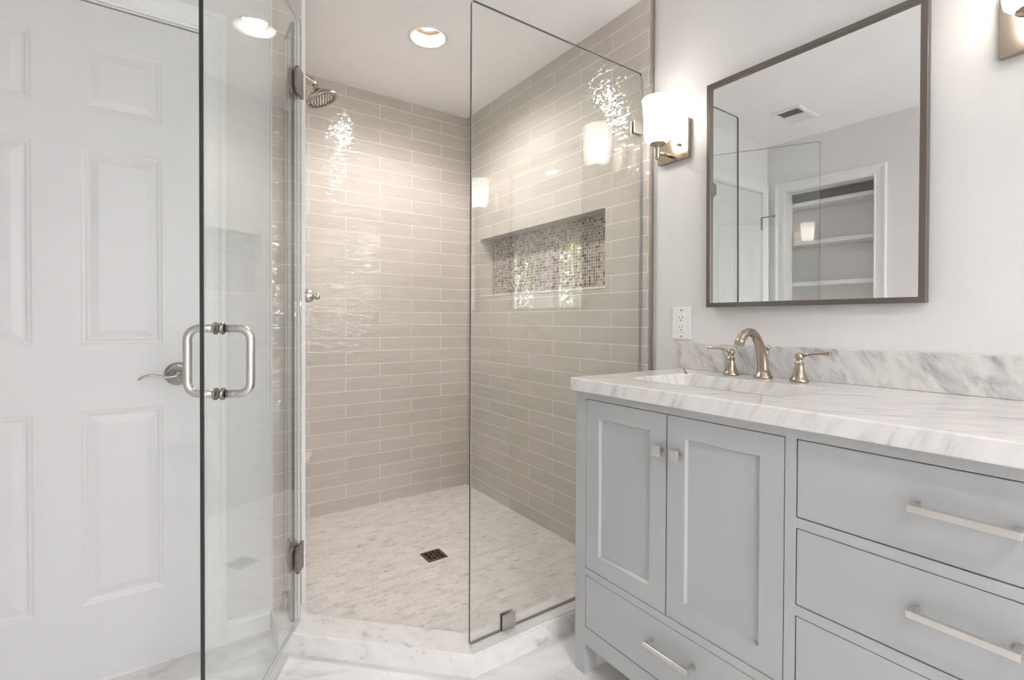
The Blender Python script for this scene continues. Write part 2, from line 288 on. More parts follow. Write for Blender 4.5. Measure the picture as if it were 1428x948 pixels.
# ------------------------------------------------------------------ mesh helpers
class MB:
    def __init__(s): s.bm = bmesh.new()
    def box(s, x0, x1, y0, y1, z0, z1, bevel=0.0, seg=2, mi=0, xf=None):
        t = bmesh.new()
        vs = [t.verts.new((x, y, z)) for x in sorted((x0, x1)) for y in sorted((y0, y1)) for z in sorted((z0, z1))]
        for f in ((0, 1, 3, 2), (4, 6, 7, 5), (0, 4, 5, 1), (2, 3, 7, 6), (0, 2, 6, 4), (1, 5, 7, 3)): t.faces.new([vs[i] for i in f])
        if bevel > 0: bmesh.ops.bevel(t, geom=list(t.edges), offset=bevel, segments=seg, affect='EDGES', profile=0.5)
        return s.merge(t, mi, xf)
    def merge(s, t, mi=0, xf=None):
        bmesh.ops.recalc_face_normals(t, faces=t.faces)
        if xf is not None: t.transform(xf)
        mp = {}
        for v in t.verts: mp[v] = s.bm.verts.new(v.co)
        for f in t.faces:
            try: g = s.bm.faces.new([mp[v] for v in f.verts]); g.material_index = mi; g.smooth = f.smooth
            except ValueError: pass
        t.free(); return s
    def lathe(s, prof, origin=(0, 0, 0), axis=(0, 0, 1), seg=32, mi=0, smooth=True):
        """prof: (distance along axis, radius)"""
        t = bmesh.new(); rings = []
        for (d, r) in prof:
            if r < 1e-6: rings.append([t.verts.new((0, 0, d))])
            else: rings.append([t.verts.new((r * cos(2 * pi * k / seg), r * sin(2 * pi * k / seg), d)) for k in range(seg)])
        for a, b in zip(rings, rings[1:]):
            for k in range(seg):
                k2 = (k + 1) % seg
                if len(a) == 1 and len(b) == 1: continue
                if len(a) == 1: f = t.faces.new((a[0], b[k2], b[k]))
                elif len(b) == 1: f = t.faces.new((a[k], a[k2], b[0]))
                else: f = t.faces.new((a[k], a[k2], b[k2], b[k]))
                f.smooth = smooth
        q = Vector(axis).normalized().to_track_quat('Z', 'Y').to_matrix().to_4x4()
        return s.merge(t, mi, Matrix.Translation(origin) @ q)
    def tube(s, pts, rad, seg=16, mi=0, caps=True, flat=None, ref=None):
        """sweep a circle (or ellipse: flat = width factor on the second axis) along points"""
        pts = [Vector(p) for p in pts]; n = len(pts)
        rad = rad if isinstance(rad, (list, tuple)) else [rad] * n
        t = bmesh.new(); rings = []; ref = Vector(ref) if ref else None
        prev = None
        for i, p in enumerate(pts):
            d = (pts[min(i + 1, n - 1)] - pts[max(i - 1, 0)]).normalized()
            if prev is None:
                a = ref if ref else (Vector((0, 0, 1)) if abs(d.z) < 0.9 else Vector((1, 0, 0)))
            else: a = prev
            b = d.cross(a).normalized(); a = b.cross(d).normalized(); prev = a
            fl = flat if flat else 1.0
            rings.append([t.verts.new(p + a * rad[i] * cos(2 * pi * k / seg) * fl + b * rad[i] * sin(2 * pi * k / seg)) for k in range(seg)])
        for A, B in zip(rings, rings[1:]):
            for k in range(seg):
                f = t.faces.new((A[k], A[(k + 1) % seg], B[(k + 1) % seg], B[k])); f.smooth = True
        if caps: t.faces.new(rings[0]); t.faces.new(rings[-1])
        return s.merge(t, mi)
    def slab(s, outer, holes, d0, d1, fn, mi=0, mi_side=None, open_back=False):
        """flat slab with holes; fn(u, v, d) -> xyz"""
        loops = [outer] + list(holes); t = bmesh.new()
        flat = [p for l in loops for p in l]
        tris = tessellate_polygon([[Vector((p[0], p[1], 0)) for p in l] for l in loops])
        ms = mi if mi_side is None else mi_side
        A = [t.verts.new(fn(p[0], p[1], d0)) for p in flat]; B = [t.verts.new(fn(p[0], p[1], d1)) for p in flat]
        for tr in tris:
            for L in ((A,) if open_back else (A, B)):
                try: t.faces.new([L[i] for i in tr])
                except ValueError: pass
        k0 = 0; side = []
        for l in loops:
            for i in range(len(l)):
                a, b = k0 + i, k0 + (i + 1) % len(l)
                side.append(t.faces.new((A[a], A[b], B[b], B[a])))
            k0 += len(l)
        bmesh.ops.recalc_face_normals(t, faces=t.faces)
        for f in t.faces: f.material_index = mi
        for f in side: f.material_index = ms
        mp = {v: s.bm.verts.new(v.co) for v in t.verts}
        for f in t.faces:
            try: g = s.bm.faces.new([mp[v] for v in f.verts]); g.material_index = f.material_index
            except ValueError: pass
        t.free(); return s
    def build(s, name, mat, parent=None, weld=False):
        if weld: bmesh.ops.remove_doubles(s.bm, verts=s.bm.verts, dist=1e-5)
        me = bpy.data.meshes.new(name); s.bm.to_mesh(me); s.bm.free()
        for m in (mat if isinstance(mat, (list, tuple)) else [mat]): me.materials.append(m)
        o = bpy.data.objects.new(name, me); COL.objects.link(o)
        if parent is not None:
            o.parent = parent; o.matrix_parent_inverse = Matrix.Translation(parent.location).inverted() if False else Matrix.Identity(4)
        return o
def rect(u0, u1, v0, v1): return [(u0, v0), (u1, v0), (u1, v1), (u0, v1)]
def circ(cu, cv, r, n=40): return [(cu + r * cos(2 * pi * k / n), cv + r * sin(2 * pi * k / n)) for k in range(n)]
def rrect(u0, u1, v0, v1, r, n=6):
    out = []
    for cu, cv, a0 in ((u1 - r, v0 + r, -90), (u1 - r, v1 - r, 0), (u0 + r, v1 - r, 90), (u0 + r, v0 + r, 180)):
        out += [(cu + r * cos(radians(a0 + 90 * k / n)), cv + r * sin(radians(a0 + 90 * k / n))) for k in range(n + 1)]
    return out
XZ = lambda y: (lambda u, v, d: (u, y + d, v))
fX = lambda u, v, d: (d, u, v)      # u = y, v = z, depth = x
fY = lambda u, v, d: (u, d, v)      # u = x, v = z, depth = y
fZ = lambda u, v, d: (u, v, d)
def tag(o, label=None, cat=None, group=None, kind=None):
    if label: o['label'] = label
    if cat: o['category'] = cat
    if group: o['group'] = group
    if kind: o['kind'] = kind
    return o
def thing(name, label, cat, loc=(0, 0, 0), group=None, kind=None):
    """an Empty at the thing's base; parts are modelled around this origin"""
    o = bpy.data.objects.new(name, None); COL.objects.link(o); o.location = loc
    o.empty_display_size = 0.05
    return tag(o, label, cat, group, kind)
def struct(o, label, cat): return tag(o, label, cat, None, 'structure')
def kids(o): return [c for c in bpy.data.objects if c.parent == o]
def copy_tree(o, parent=None):
    c = o.copy(); COL.objects.link(c); c.parent = parent
    for ch in kids(o): copy_tree(ch, c)
    return c

# ------------------------------------------------------------------ room shell
YD, XE, YB, TV = 1.8952, -1.1824, 2.7488, -0.012     # door wall, shower left side, shower back, tiled face of the right wall
YT = 1.2797                                           # where tile begins on the right wall
b = MB(); b.slab(rect(WX - 0.2, 0.12, YBACK - 0.2, 2.9), [], -0.06, 0.0, fZ)
struct(b.build('floor', M['floor']), 'pale grey-veined marble tile bathroom floor', 'floor')
LIGHTS = [(-0.608, 2.068), (-1.25, -0.75), (-1.25, -2.35)]
b = MB(); b.slab(rect(WX - 0.2, 0.12, YBACK - 0.2, 2.9), [circ(x, y, 0.078) for x, y in LIGHTS], ZC, ZC + 0.02, fZ)
struct(b.build('ceiling', M['ceiling']), 'flat white ceiling with a recessed light over the shower', 'ceiling')

b = MB(); b.slab(rect(YBACK - 0.2, YT, 0, ZC), [], 0.0, 0.14, fX)
struct(b.build('wall_right', M['wall']), 'white painted wall behind the vanity and mirror', 'wall')
NY0, NY1, NZ0, NZ1, NX = 1.5255, 2.5817, 1.2385, 1.5925, 0.079
b = MB(); b.slab(rect(YT, YB, 0, ZC), [rect(NY0, NY1, NZ0, NZ1)], TV, NX, fX)
struct(b.build('wall_right_shower', M['tile_v']), 'glossy taupe subway-tiled shower wall around the niche', 'wall')
b = MB(); b.slab(rect(YT, YB + 0.14, 0, ZC), [], NX, 0.14, fX)
struct(b.build('wall_niche', M['mosaic']), 'brown and beige glass mosaic at the back of the shower niche', 'wall')
b = MB(); b.box(TV - 0.003, NX, NY0, NY1, NZ0 - 0.001, NZ0 + 0.010, 0.002)
struct(b.build('trim_1', M['shelf_marble']), 'pale marble sill along the bottom of the mosaic shower niche', 'niche sill')
b = MB(); b.box(TV - 0.002, 0.0, YT - 0.009, YT + 0.001, 0, ZC, 0.0005)
struct(b.build('trim_2', M['profile']), 'grey metal edge strip where the tile meets the painted vanity wall', 'tile edge strip')
b = MB(); b.slab(rect(XE - 0.3, TV, 0, ZC), [], YB, YB + 0.14, fY)
struct(b.build('wall_back', M['tile_b']), 'glossy taupe subway-tiled back wall of the shower', 'wall')
# left wall with closet opening and two windows
CY0, CY1, CZ1 = 1.204, 1.765, 2.02
b = MB(); b.slab(rect(YBACK - 0.2, YD + 0.14, 0, ZC), [rect(CY0, CY1, 0.005, CZ1)] + [rect(a, c, z0, z1) for a, c, z0, z1 in WIN_W], WX - 0.12, WX, fX)
struct(b.build('wall_left', M['wall']), 'white painted wall with the open closet, seen in the mirror', 'wall')
b = MB(); b.slab(rect(WX - 0.2, 0.14, 0, ZC), [rect(*WIN_B)], YBACK - 0.12, YBACK, fY)
struct(b.build('wall_rear', M['wall']), 'white painted wall behind the viewer with the added wide window', 'wall')
# door wall: painted stretch with the doorway, then the tiled end that is the left side of the shower
DX0, DX1, DZ1 = -2.205, -1.506, 2.0258
XT = -1.2895
b = MB(); b.slab(rect(WX - 0.1, XT, 0, ZC), [rect(DX0 - 0.012, DX1 + 0.012, 0.004, DZ1 + 0.012)], YD, YD + 0.13, fY)
struct(b.build('wall_front', M['wall']), 'white painted wall around the six-panel door', 'wall')
b = MB(); b.slab(rect(XT, XE, 0, ZC), [], YD - 0.008, YD + 0.13, fY)
struct(b.build('wall_shower_return', M['tile_b']), 'narrow tiled wall strip seen through the hinged side of the shower glass', 'wall')
b = MB(); b.box(XE - 0.13, XE, YD + 0.13, YB, 0, ZC)
struct(b.build('wall_shower_left', M['tile_v']), 'tiled shower wall that carries the shower head', 'wall')
b = MB(); b.box(XT - 0.005, XT, YD - 0.010, YD + 0.01, 0, ZC, 0.0005)
b.box(XE - 0.010, XE + 0.002, YD - 0.0105, YD - 0.0015, 0, ZC, 0.0005)
struct(b.build('trim_3', M['trim']), 'pale edge strips on both sides of the narrow tiled wall strip', 'tile edge strip')

# casing profile swept round three sides of an opening
PROF = [(0.0, 0.0), (0.0, 0.011), (0.006, 0.013), (0.012, 0.010), (0.020, 0.011), (0.034, 0.012), (0.046, 0.014), (0.054, 0.019), (0.064, 0.020), (0.070, 0.017), (0.070, 0.0)]
def casing(name, u0, u1, z1, fn, z0=0.0, prof=PROF):
    t = bmesh.new(); loops = []
    for w, d in prof:
        loops.append([t.verts.new(fn(u0 - w, z0, d)), t.verts.new(fn(u0 - w, z1 + w, d)), t.verts.new(fn(u1 + w, z1 + w, d)), t.verts.new(fn(u1 + w, z0, d))])
    for A, B in zip(loops, loops[1:]):
        for i in range(3): t.faces.new((A[i], A[i + 1], B[i + 1], B[i]))
    t.faces.new([l[0] for l in loops]); t.faces.new([l[3] for l in loops])
    m = MB(); m.merge(t); return m.build(name, M['trim'])
struct(casing('trim_4', DX0 - 0.008, DX1 + 0.008, DZ1 + 0.008, lambda u, z, d: (u, YD - d, z)), 'white moulded casing around the six-panel door', 'door casing')
struct(casing('trim_5', CY0, CY1, CZ1, lambda u, z, d: (WX + d, u, z)), 'white moulded casing around the open closet, seen in the mirror', 'closet casing')
# jamb and stop behind the door
b = MB()
b.box(DX0 - 0.012, DX0 - 0.004, YD - 0.001, YD + 0.13, 0, DZ1 + 0.012); b.box(DX1 + 0.004, DX1 + 0.012, YD - 0.001, YD + 0.13, 0, DZ1 + 0.012)
b.box(DX0 - 0.012, DX1 + 0.012, YD - 0.001, YD + 0.13, DZ1 + 0.004, DZ1 + 0.012)
b.box(DX0 - 0.012, DX0 + 0.012, YD + 0.042, YD + 0.055, 0, DZ1 + 0.012); b.box(DX1 - 0.012, DX1 + 0.012, YD + 0.042, YD + 0.055, 0, DZ1 + 0.012)
b.box(DX0 - 0.012, DX1 + 0.012, YD + 0.042, YD + 0.055, DZ1 - 0.012, DZ1 + 0.012)
struct(b.build('trim_6', M['trim']), 'white jamb lining the doorway of the six-panel door', 'door jamb')
b = MB(); b.box(DX0 - 0.004, DX1 + 0.004, YD + 0.004, YD + 0.13, 0, 0.003, 0.001)
struct(b.build('trim_7', M['curb']), 'marble threshold strip under the six-panel door', 'threshold')
# baseboard on the door wall
BP = [(0.0, 0.012), (0.055, 0.012), (0.062, 0.009), (0.070, 0.007), (0.0745, 0.003), (0.0745, 0.0)]
def baseboard(name, pts, label):
    """pts: (along, fn(along, z, d))"""
    a0, a1, fn = pts; t = bmesh.new()
    A = [t.verts.new(fn(a0, z, d)) for z, d in BP]; B = [t.verts.new(fn(a1, z, d)) for z, d in BP]
    for i in range(len(BP) - 1): t.faces.new((A[i], A[i + 1], B[i + 1], B[i]))
    A.append(t.verts.new(fn(a0, 0, 0))); B.append(t.verts.new(fn(a1, 0, 0))); t.faces.new(A); t.faces.new(B)
    m = MB(); m.merge(t); struct(m.build(name, M['trim']), label, 'baseboard')
baseboard('baseboard_front', (DX1 + 0.078, -1.297, lambda a, z, d: (a, YD - d, z)), 'white baseboard between the door casing and the shower curb')
baseboard('baseboard_left', (YBACK, CY0 - 0.07, lambda a, z, d: (WX + d, a, z)), 'white baseboard along the closet wall')
baseboard('baseboard_rear', (WX, 0.0, lambda a, z, d: (a, YBACK + d, z)), 'white baseboard under the added rear window')
baseboard('baseboard_right', (YBACK, -0.70, lambda a, z, d: (-d, a, z)), 'white baseboard beyond the right end of the vanity')

# six-panel door
def panel_rings(t, x0, x1, z0, z1, yf, steps):
    prev = None
    for ins, dep in steps:
        ring = [t.verts.new((x, yf + dep, z)) for x, z in ((x0 + ins, z0 + ins), (x1 - ins, z0 + ins), (x1 - ins, z1 - ins), (x0 + ins, z1 - ins))]
        if prev:
            for i in range(4): t.faces.new((prev[i], prev[(i + 1) % 4], ring[(i + 1) % 4], ring[i]))
        prev = ring
    t.faces.new(prev)
door = MB(); yf = YD + 0.003
PX = [(-2.107, -1.904), (-1.801, -1.604)]; PZ = [(0.242, 0.820), (1.017, 1.600), (1.709, 1.908)]
holes = [(x0, x1, z0, z1) for x0, x1 in PX for z0, z1 in PZ]
door.slab(rect(DX0, DX1, 0.010, DZ1), [rect(*h) for h in holes], yf, yf + 0.036, fY, open_back=True)
t = bmesh.new()
for h in holes: panel_rings(t, *h, yf, [(0.0, 0.0), (0.004, 0.0018), (0.010, 0.0026), (0.016, 0.0055), (0.022, 0.0055), (0.042, 0.0018), (0.0425, 0.0018)])
bmesh.ops.recalc_face_normals(t, faces=t.faces); door.merge(t)
door.box(DX0, DX1, yf + 0.030, yf + 0.036, 0.010, DZ1)
D = struct(door.build('door_1', M['door']), 'white six-panel door with a lever handle, left edge of the photo', 'door')
hx, hz = -1.565, 0.9185
b = MB(); b.lathe([(0.0, 0.0), (0.0, 0.036), (0.004, 0.0365), (0.009, 0.034), (0.012, 0.028), (0.014, 0.013), (0.030, 0.0115), (0.048, 0.0115), (0.050, 0.010), (0.051, 0.0)], (hx, yf, hz), (0, -1, 0), 40)
R_ = b.build('rosette', M['lever'], D)
b = MB(); b.lathe([(0.051, 0.0), (0.0512, 0.0075), (0.0535, 0.0075), (0.0535, 0.0055), (0.055, 0.005), (0.055, 0.0)], (hx, yf, hz), (0, -1, 0), 24)
b.build('privacy_button', M['steel'], R_)
lv = [(-1.558, 0.9184, 0.0105), (-1.572, 0.9160, 0.0105), (-1.590, 0.9128, 0.008), (-1.606, 0.9152, 0.0062), (-1.622, 0.9200, 0.0058), (-1.636, 0.9222, 0.0056), (-1.649, 0.9200, 0.0054), (-1.657, 0.9155, 0.0050), (-1.664, 0.9100, 0.0042)]
b = MB(); b.tube([(x, yf - 0.046 - 0.004 * sin(i / 8 * pi), z) for i, (x, z, r) in enumerate(lv)], [r for _, _, r in lv], 14, flat=0.62, ref=(0, 0, 1))
b.build('lever', M['lever'], D)
b = MB()
for z in (1.80,):
    b.tube([(DX0 - 0.002, yf - 0.004, z - 0.045), (DX0 - 0.002, yf - 0.004, z + 0.045)], 0.006, 12)
hg = b.build('hinge', M['dark_nickel'], D)
b = MB(); b.tube([(DX0 - 0.002, yf - 0.006, 1.848), (DX0 - 0.03, yf - 0.045, 1.850), (DX0 - 0.035, yf - 0.075, 1.852)], 0.004, 10); b.lathe([(0, 0), (0, 0.010), (0.012, 0.010), (0.014, 0)], (DX0 - 0.035, yf - 0.075, 1.852), (-0.2, -1, 0), 16)
b.build('hinge_stop', M['dark_nickel'], hg)

# windows of the left wall, and the added fill window of the rear wall
def window(name, fn, u0, u1, z0, z1, nx, nz, label):
    """double-hung window: fn(u, z, d) with d into the wall"""
    b = MB(); b.slab(rect(u0, u1, z0, z1), [rect(u0 + 0.035, u1 - 0.035, z0 + 0.035, z1 - 0.035)], 0.02, 0.085, fn)
    root = struct(b.build(name, M['trim']), label, 'window')
    zm = (z0 + z1) / 2
    for k, (a, c, d) in enumerate(((z0 + 0.035, zm + 0.015, 0.035), (zm - 0.015, z1 - 0.035, 0.055))):
        s = MB(); ua, ub = u0 + 0.035, u1 - 0.035; iu0, iu1, iz0, iz1 = ua + 0.03, ub - 0.03, a + 0.03, c - 0.03
        bars = 0.010; cols = [iu0 + (iu1 - iu0) * i / nx for i in range(nx + 1)]; rows = [iz0 + (iz1 - iz0) * j / nz for j in range(nz + 1)]
        hs = []
        for i in range(nx):
            for j in range(nz):
                hs.append(rect(cols[i] + (bars if i else 0), cols[i + 1] - (bars if i < nx - 1 else 0), rows[j] + (bars if j else 0), rows[j + 1] - (bars if j < nz - 1 else 0)))
        s.slab(rect(ua, ub, a, c), hs, d, d + 0.018, fn); so = s.build('sash', M['trim'], root)
        g = MB(); g.slab(rect(iu0 - 0.005, iu1 + 0.005, iz0 - 0.005, iz1 + 0.005), [], d + 0.007, d + 0.011, fn); g.build('pane', M['window_glass'], so)
    c = MB(); c.slab(rect(u0 - 0.065, u1 + 0.065, z0 - 0.065, z1 + 0.065), [rect(u0, u1, z0, z1)], -0.016, 0.0, fn); c.build('casing', M['trim'], root)
    s = MB(); s.slab(rect(u0 - 0.08, u1 + 0.08, z0 - 0.02, z0 + 0.004), [], -0.045, 0.02, fn); s.build('sill', M['trim'], root)
    return root
fWL = lambda u, z, d: (WX - d, u, z)
window('window_1', fWL, *WIN_W[0], 2, 2, 'white double-hung window, the nearer reflection in the shower panel')
window('window_2', fWL, *WIN_W[1], 2, 2, 'white double-hung window, the farther reflection in the shower panel')
window('fill_window', lambda u, z, d: (u, YBACK - d, z), *WIN_B, 4, 2, 'added wide white window for fill daylight in the unseen wall behind the viewer')  # unseen window added to give soft frontal daylight

# closet box and shelves
b = MB(); xb = WX - 0.30
b.box(xb - 0.02, xb, CY0 - 0.12, CY1 + 0.12, 0, ZC); b.box(xb, WX - 0.12, CY0 - 0.12, CY0 - 0.10, 0, ZC); b.box(xb, WX - 0.12, CY1 + 0.10, CY1 + 0.12, 0, ZC)
b.box(xb, WX - 0.12, CY0 - 0.12, CY1 + 0.12, ZC - 0.02, ZC); b.box(xb - 0.02, WX - 0.12, CY0 - 0.12, CY1 + 0.12, -0.02, 0.004)
struct(b.build('wall_closet', M['closet']), 'white inside of the open linen closet, seen in the mirror', 'wall')
for z, lab in ((1.925, 'topmost white closet shelf, just under the closet header in the mirror'), (1.632, 'white closet shelf across the middle of the mirror, below the sconce glint'),
               (1.325, 'lowest white closet shelf showing, along the bottom edge of the mirror')):
    b = MB(); b.box(xb, WX - 0.125, CY0 - 0.10, CY1 + 0.10, z, z + 0.030, 0.002)
    tag(b.build('closet_shelf', M['trim']), lab, 'shelf', 'closet shelves in the mirror')

# shower pan and curb
curb_o = [(-1.296, YD), (-1.296, 1.742), (-0.827, 1.273), (0.0, 1.273)]
curb_i = [(-0.012, 1.368), (-0.788, 1.368), (-1.199, 1.779), (-1.199, YD)]
poly = curb_o[:3] + [(-0.0, 1.273), (-0.0, YT), (TV, YT)] + curb_i
t = bmesh.new(); bot = [t.verts.new((x, y, 0)) for x, y in poly]; top = [t.verts.new((x, y, 0.0687)) for x, y in poly]
t.faces.new(bot); tf = t.faces.new(top)
for i in range(len(poly)): t.faces.new((bot[i], bot[(i + 1) % len(poly)], top[(i + 1) % len(poly)], top[i]))
bmesh.ops.bevel(t, geom=list(tf.edges), offset=0.006, segments=3, affect='EDGES')
b = MB(); b.merge(t)
tag(b.build('shower_curb', M['curb']), 'low white marble curb bent around the corner shower', 'curb', None, 'structure')
pan = [(TV, 1.360), (TV, YB), (XE, YB), (XE, YD), (-1.205, YD), (-1.205, 1.77), (-0.79, 1.36)]
b = MB(); b.slab(pan, [rect(-0.658, -0.562, 1.945, 2.041)], 0.001, 0.0301, fZ)
struct(b.build('floor_shower', M['pan']), 'pale marble mosaic shower floor of small brick tiles', 'floor')

# ------------------------------------------------------------------ shower fittings
d = thing('shower_drain', 'square dark bronze drain grate in the shower floor', 'drain', (-0.610, 1.993, 0.0301))
b = MB(); b.slab(rect(-0.047, 0.047, -0.047, 0.047), [rect(-0.039, 0.039, -0.039, 0.039)], -0.012, 0.002, fZ); b.build('drain_frame', M['drain'], d)
hs = []
for i in range(4):
    for j in range(4):
        cx, cy = -0.027 + 0.018 * i, -0.027 + 0.018 * j
        hs.append(rrect(cx - 0.0075, cx + 0.0075, cy - 0.0045 - 0.003 * ((i + j) % 2), cy + 0.0045 + 0.003 * ((i + j) % 2), 0.004, 3))
b = MB(); b.slab(rect(-0.039, 0.039, -0.039, 0.039), hs, -0.003, 0.0025, fZ); b.build('grate', M['drain'], d)
b = MB(); b.box(-0.047, 0.047, -0.047, 0.047, -0.022, -0.012); b.build('sump', M['black'], d)

SHY = 2.12
sh = thing('showerhead', 'round brushed-nickel shower head angled out from the left shower wall', 'shower head', (XE, SHY, 2.10))
b = MB(); b.lathe([(0, 0), (0, 0.030), (0.004, 0.030), (0.010, 0.022), (0.014, 0.012), (0.016, 0)], (0, 0, 0), (1, 0, 0)); b.build('flange', M['dark_nickel'], sh)
hd = Vector((-1.066 - XE, 0, 2.010 - 2.10)); ax = Vector((0.40, -0.10, -0.91)).normalized(); nb = hd - ax * 0.050
b = MB(); b.tube([(0.008, 0, 0.0), (0.030, 0, -0.002), (nb.x - 0.014, nb.y, nb.z + 0.022), tuple(nb + ax * 0.004)], 0.0095, 14); b.build('arm', M['dark_nickel'], sh)
b = MB(); b.lathe([(-0.012, 0.0), (-0.012, 0.012), (0.0, 0.016), (0.008, 0.014), (0.014, 0.020), (0.022, 0.036), (0.034, 0.058), (0.042, 0.066), (0.052, 0.068), (0.056, 0.066), (0.056, 0.061), (0.051, 0.058)], tuple(nb), tuple(ax), 48)
hb = b.build('head', M['dark_nickel'], sh)
b = MB(); b.lathe([(0.048, 0.0), (0.049, 0.058), (0.052, 0.058), (0.0525, 0.045), (0.0535, 0.012), (0.0535, 0.0)], tuple(nb), tuple(ax), 48)
fp = b.build('spray_plate', M['nickel'], hb)
b = MB(); q = ax.to_track_quat('Z', 'Y')
for rr_, n_ in ((0.012, 6), (0.024, 12), (0.036, 18), (0.049, 26)):
    for k in range(n_):
        p = nb + q @ Vector((rr_ * cos(2 * pi * k / n_), rr_ * sin(2 * pi * k / n_), 0.052)); b.lathe([(0, 0.0026), (0.0035, 0.002), (0.0035, 0)], tuple(p), tuple(ax), 8)
o = b.build('spray_nozzles', M['black'], hb); o['kind'] = 'stuff'

vv = thing('shower_valve', 'brushed-nickel valve handle poking out low on the left shower wall', 'valve', (XE, 2.06, 1.189))
b = MB(); b.lathe([(0, 0), (0, 0.080), (0.004, 0.081), (0.009, 0.076), (0.012, 0.045), (0.016, 0.034), (0.020, 0.030), (0.030, 0.028), (0.030, 0)], (0, 0, 0), (1, 0, 0), 48); b.build('escutcheon', M['dark_nickel'], vv)
b = MB(); b.lathe([(0.030, 0), (0.030, 0.020), (0.036, 0.027), (0.058, 0.027), (0.062, 0.024), (0.066, 0.021), (0.070, 0.012), (0.073, 0.009), (0.076, 0.010), (0.080, 0.013), (0.086, 0.0145), (0.092, 0.012), (0.095, 0.006), (0.095, 0)], (0, 0, 0), (1, 0, 0), 40); b.build('handle', M['nickel'], vv)

b = MB(); t = bmesh.new(); R = 0.215
pts = [(XE, YB)] + [(XE + R * cos(a), YB - R * sin(a)) for a in [pi / 2 * k / 16 for k in range(17)]]
lo = [t.verts.new((x, y, 0.366)) for x, y in pts]; hi = [t.verts.new((x, y, 0.388)) for x, y in pts]
t.faces.new(lo); hf = t.faces.new(hi)
for i in range(len(pts)): t.faces.new((lo[i], lo[(i + 1) % len(pts)], hi[(i + 1) % len(pts)], hi[i]))
b.merge(t); tag(b.build('corner_shelf', M['shelf_marble']), 'small pale marble shelf in the far left shower corner, low down', 'shelf')

# ------------------------------------------------------------------ shower glass
GZ0, GZ1, GT = 0.0715, 2.094, 0.010
def pane(name, pts, thick, z0, z1, parent, edge_mat, r=0.012, far_mat=None, arris='arris'):
    """upright pane along a floor segment pts=(p,q); edges get a deeper glass colour"""
    p, q = Vector(pts[0]), Vector(pts[1]); L = (q - p).length; e = (q - p) / L; n = Vector((e.y, -e.x))
    fn = lambda u, v, dd: (p.x + e.x * u + n.x * dd, p.y + e.y * u + n.y * dd, v)
    b = MB(); b.slab([(0, z0), (L, z0)] + [(L - r + r * sin(a), z1 - r + r * cos(a)) for a in (pi / 2, pi / 3, pi / 6, 0)] + [(r * (1 - sin(a)), z1 - r * (1 - cos(a))) for a in (0, pi / 6, pi / 3, pi / 2)], [], -thick / 2, thick / 2, fn, 0, 1)
    o = b.build(name, [M['glass'], edge_mat, M[arris], far_mat or edge_mat], parent, weld=True)
    for f in o.data.polygons:
        c = f.center
        if f.material_index == 1 and (Vector((c.x, c.y)) - p).dot(e) > L - 0.001: f.material_index = 3
    bv = o.modifiers.new('arris', 'BEVEL'); bv.width = 0.0013 if arris != 'arris' else 0.0013; bv.segments = 1; bv.limit_method = 'ANGLE'; bv.angle_limit = radians(60); bv.material = 2
    return o
def plate(bm, c, e, n, w0, w1, z0, z1, d0, d1, ch=0.0, mi=0):
    """plate standing on a pane: c point on pane (xy), e along, n normal; ch chamfers the corners on the w1 side"""
    pts = rect(w0, w1, z0, z1) if ch == 0 else [(w0, z0), (w1 - ch, z0), (w1, z0 + ch), (w1, z1 - ch), (w1 - ch, z1), (w0, z1)]
    bm.slab(pts, [], d0, d1, lambda u, v, dd: (c[0] + e[0] * u + n[0] * dd, c[1] + e[1] * u + n[1] * dd, v), mi)
PA = (-0.8115, 1.326); QA = (-1.246, 1.760)
g = thing('glass_partition', 'large fixed clear glass panel on the right of the shower, beside the vanity', 'glass panel')
pane('glass_pane', ((PA[0], PA[1]), (TV - 0.004, 1.326)), GT, GZ0, GZ1, g, M['edge_panel'], 0.012, M['edge_mid'], 'arris')
for nm, x0, x1, z0, z1, lab in (('floor_clip', -0.690, -0.640, 0.0690, 0.122, None), ('wall_clip', -0.066, -0.0125, 1.846, 1.897, None)):
    b = MB(); b.box(x0, x1, 1.3315, 1.337, z0, z1, 0.001); b.box(x0, x1, 1.315, 1.3205, z0, z1, 0.001); b.build(nm, M['nickel'] if nm == 'floor_clip' else M['satin'], g)
b = MB(); b.box(PA[0] + 0.004, TV - 0.004, 1.3225, 1.3295, 0.0685, 0.0725); b.build('bottom_seal', M['profile'], g)
g = thing('glass_partition', 'narrow fixed glass panel between the shower door hinges and the white wall', 'glass panel')
pane('glass_pane', ((QA[0], QA[1]), (QA[0], YD - 0.010)), GT, GZ0, GZ1, g, M['edge_green'], 0.012, M['edge_light'], 'arris_soft')
b = MB(); b.box(QA[0] - 0.011, QA[0] - 0.0055, 1.838, 1.885, 0.069, 0.120, 0.001); b.box(QA[0] + 0.0055, QA[0] + 0.011, 1.838, 1.885, 0.069, 0.120, 0.001); b.build('floor_clip', M['nickel'], g)
b = MB(); b.box(QA[0] - 0.0035, QA[0] + 0.0035, QA[1] + 0.004, YD - 0.010, 0.0685, 0.0725); b.build('bottom_seal', M['profile'], g)
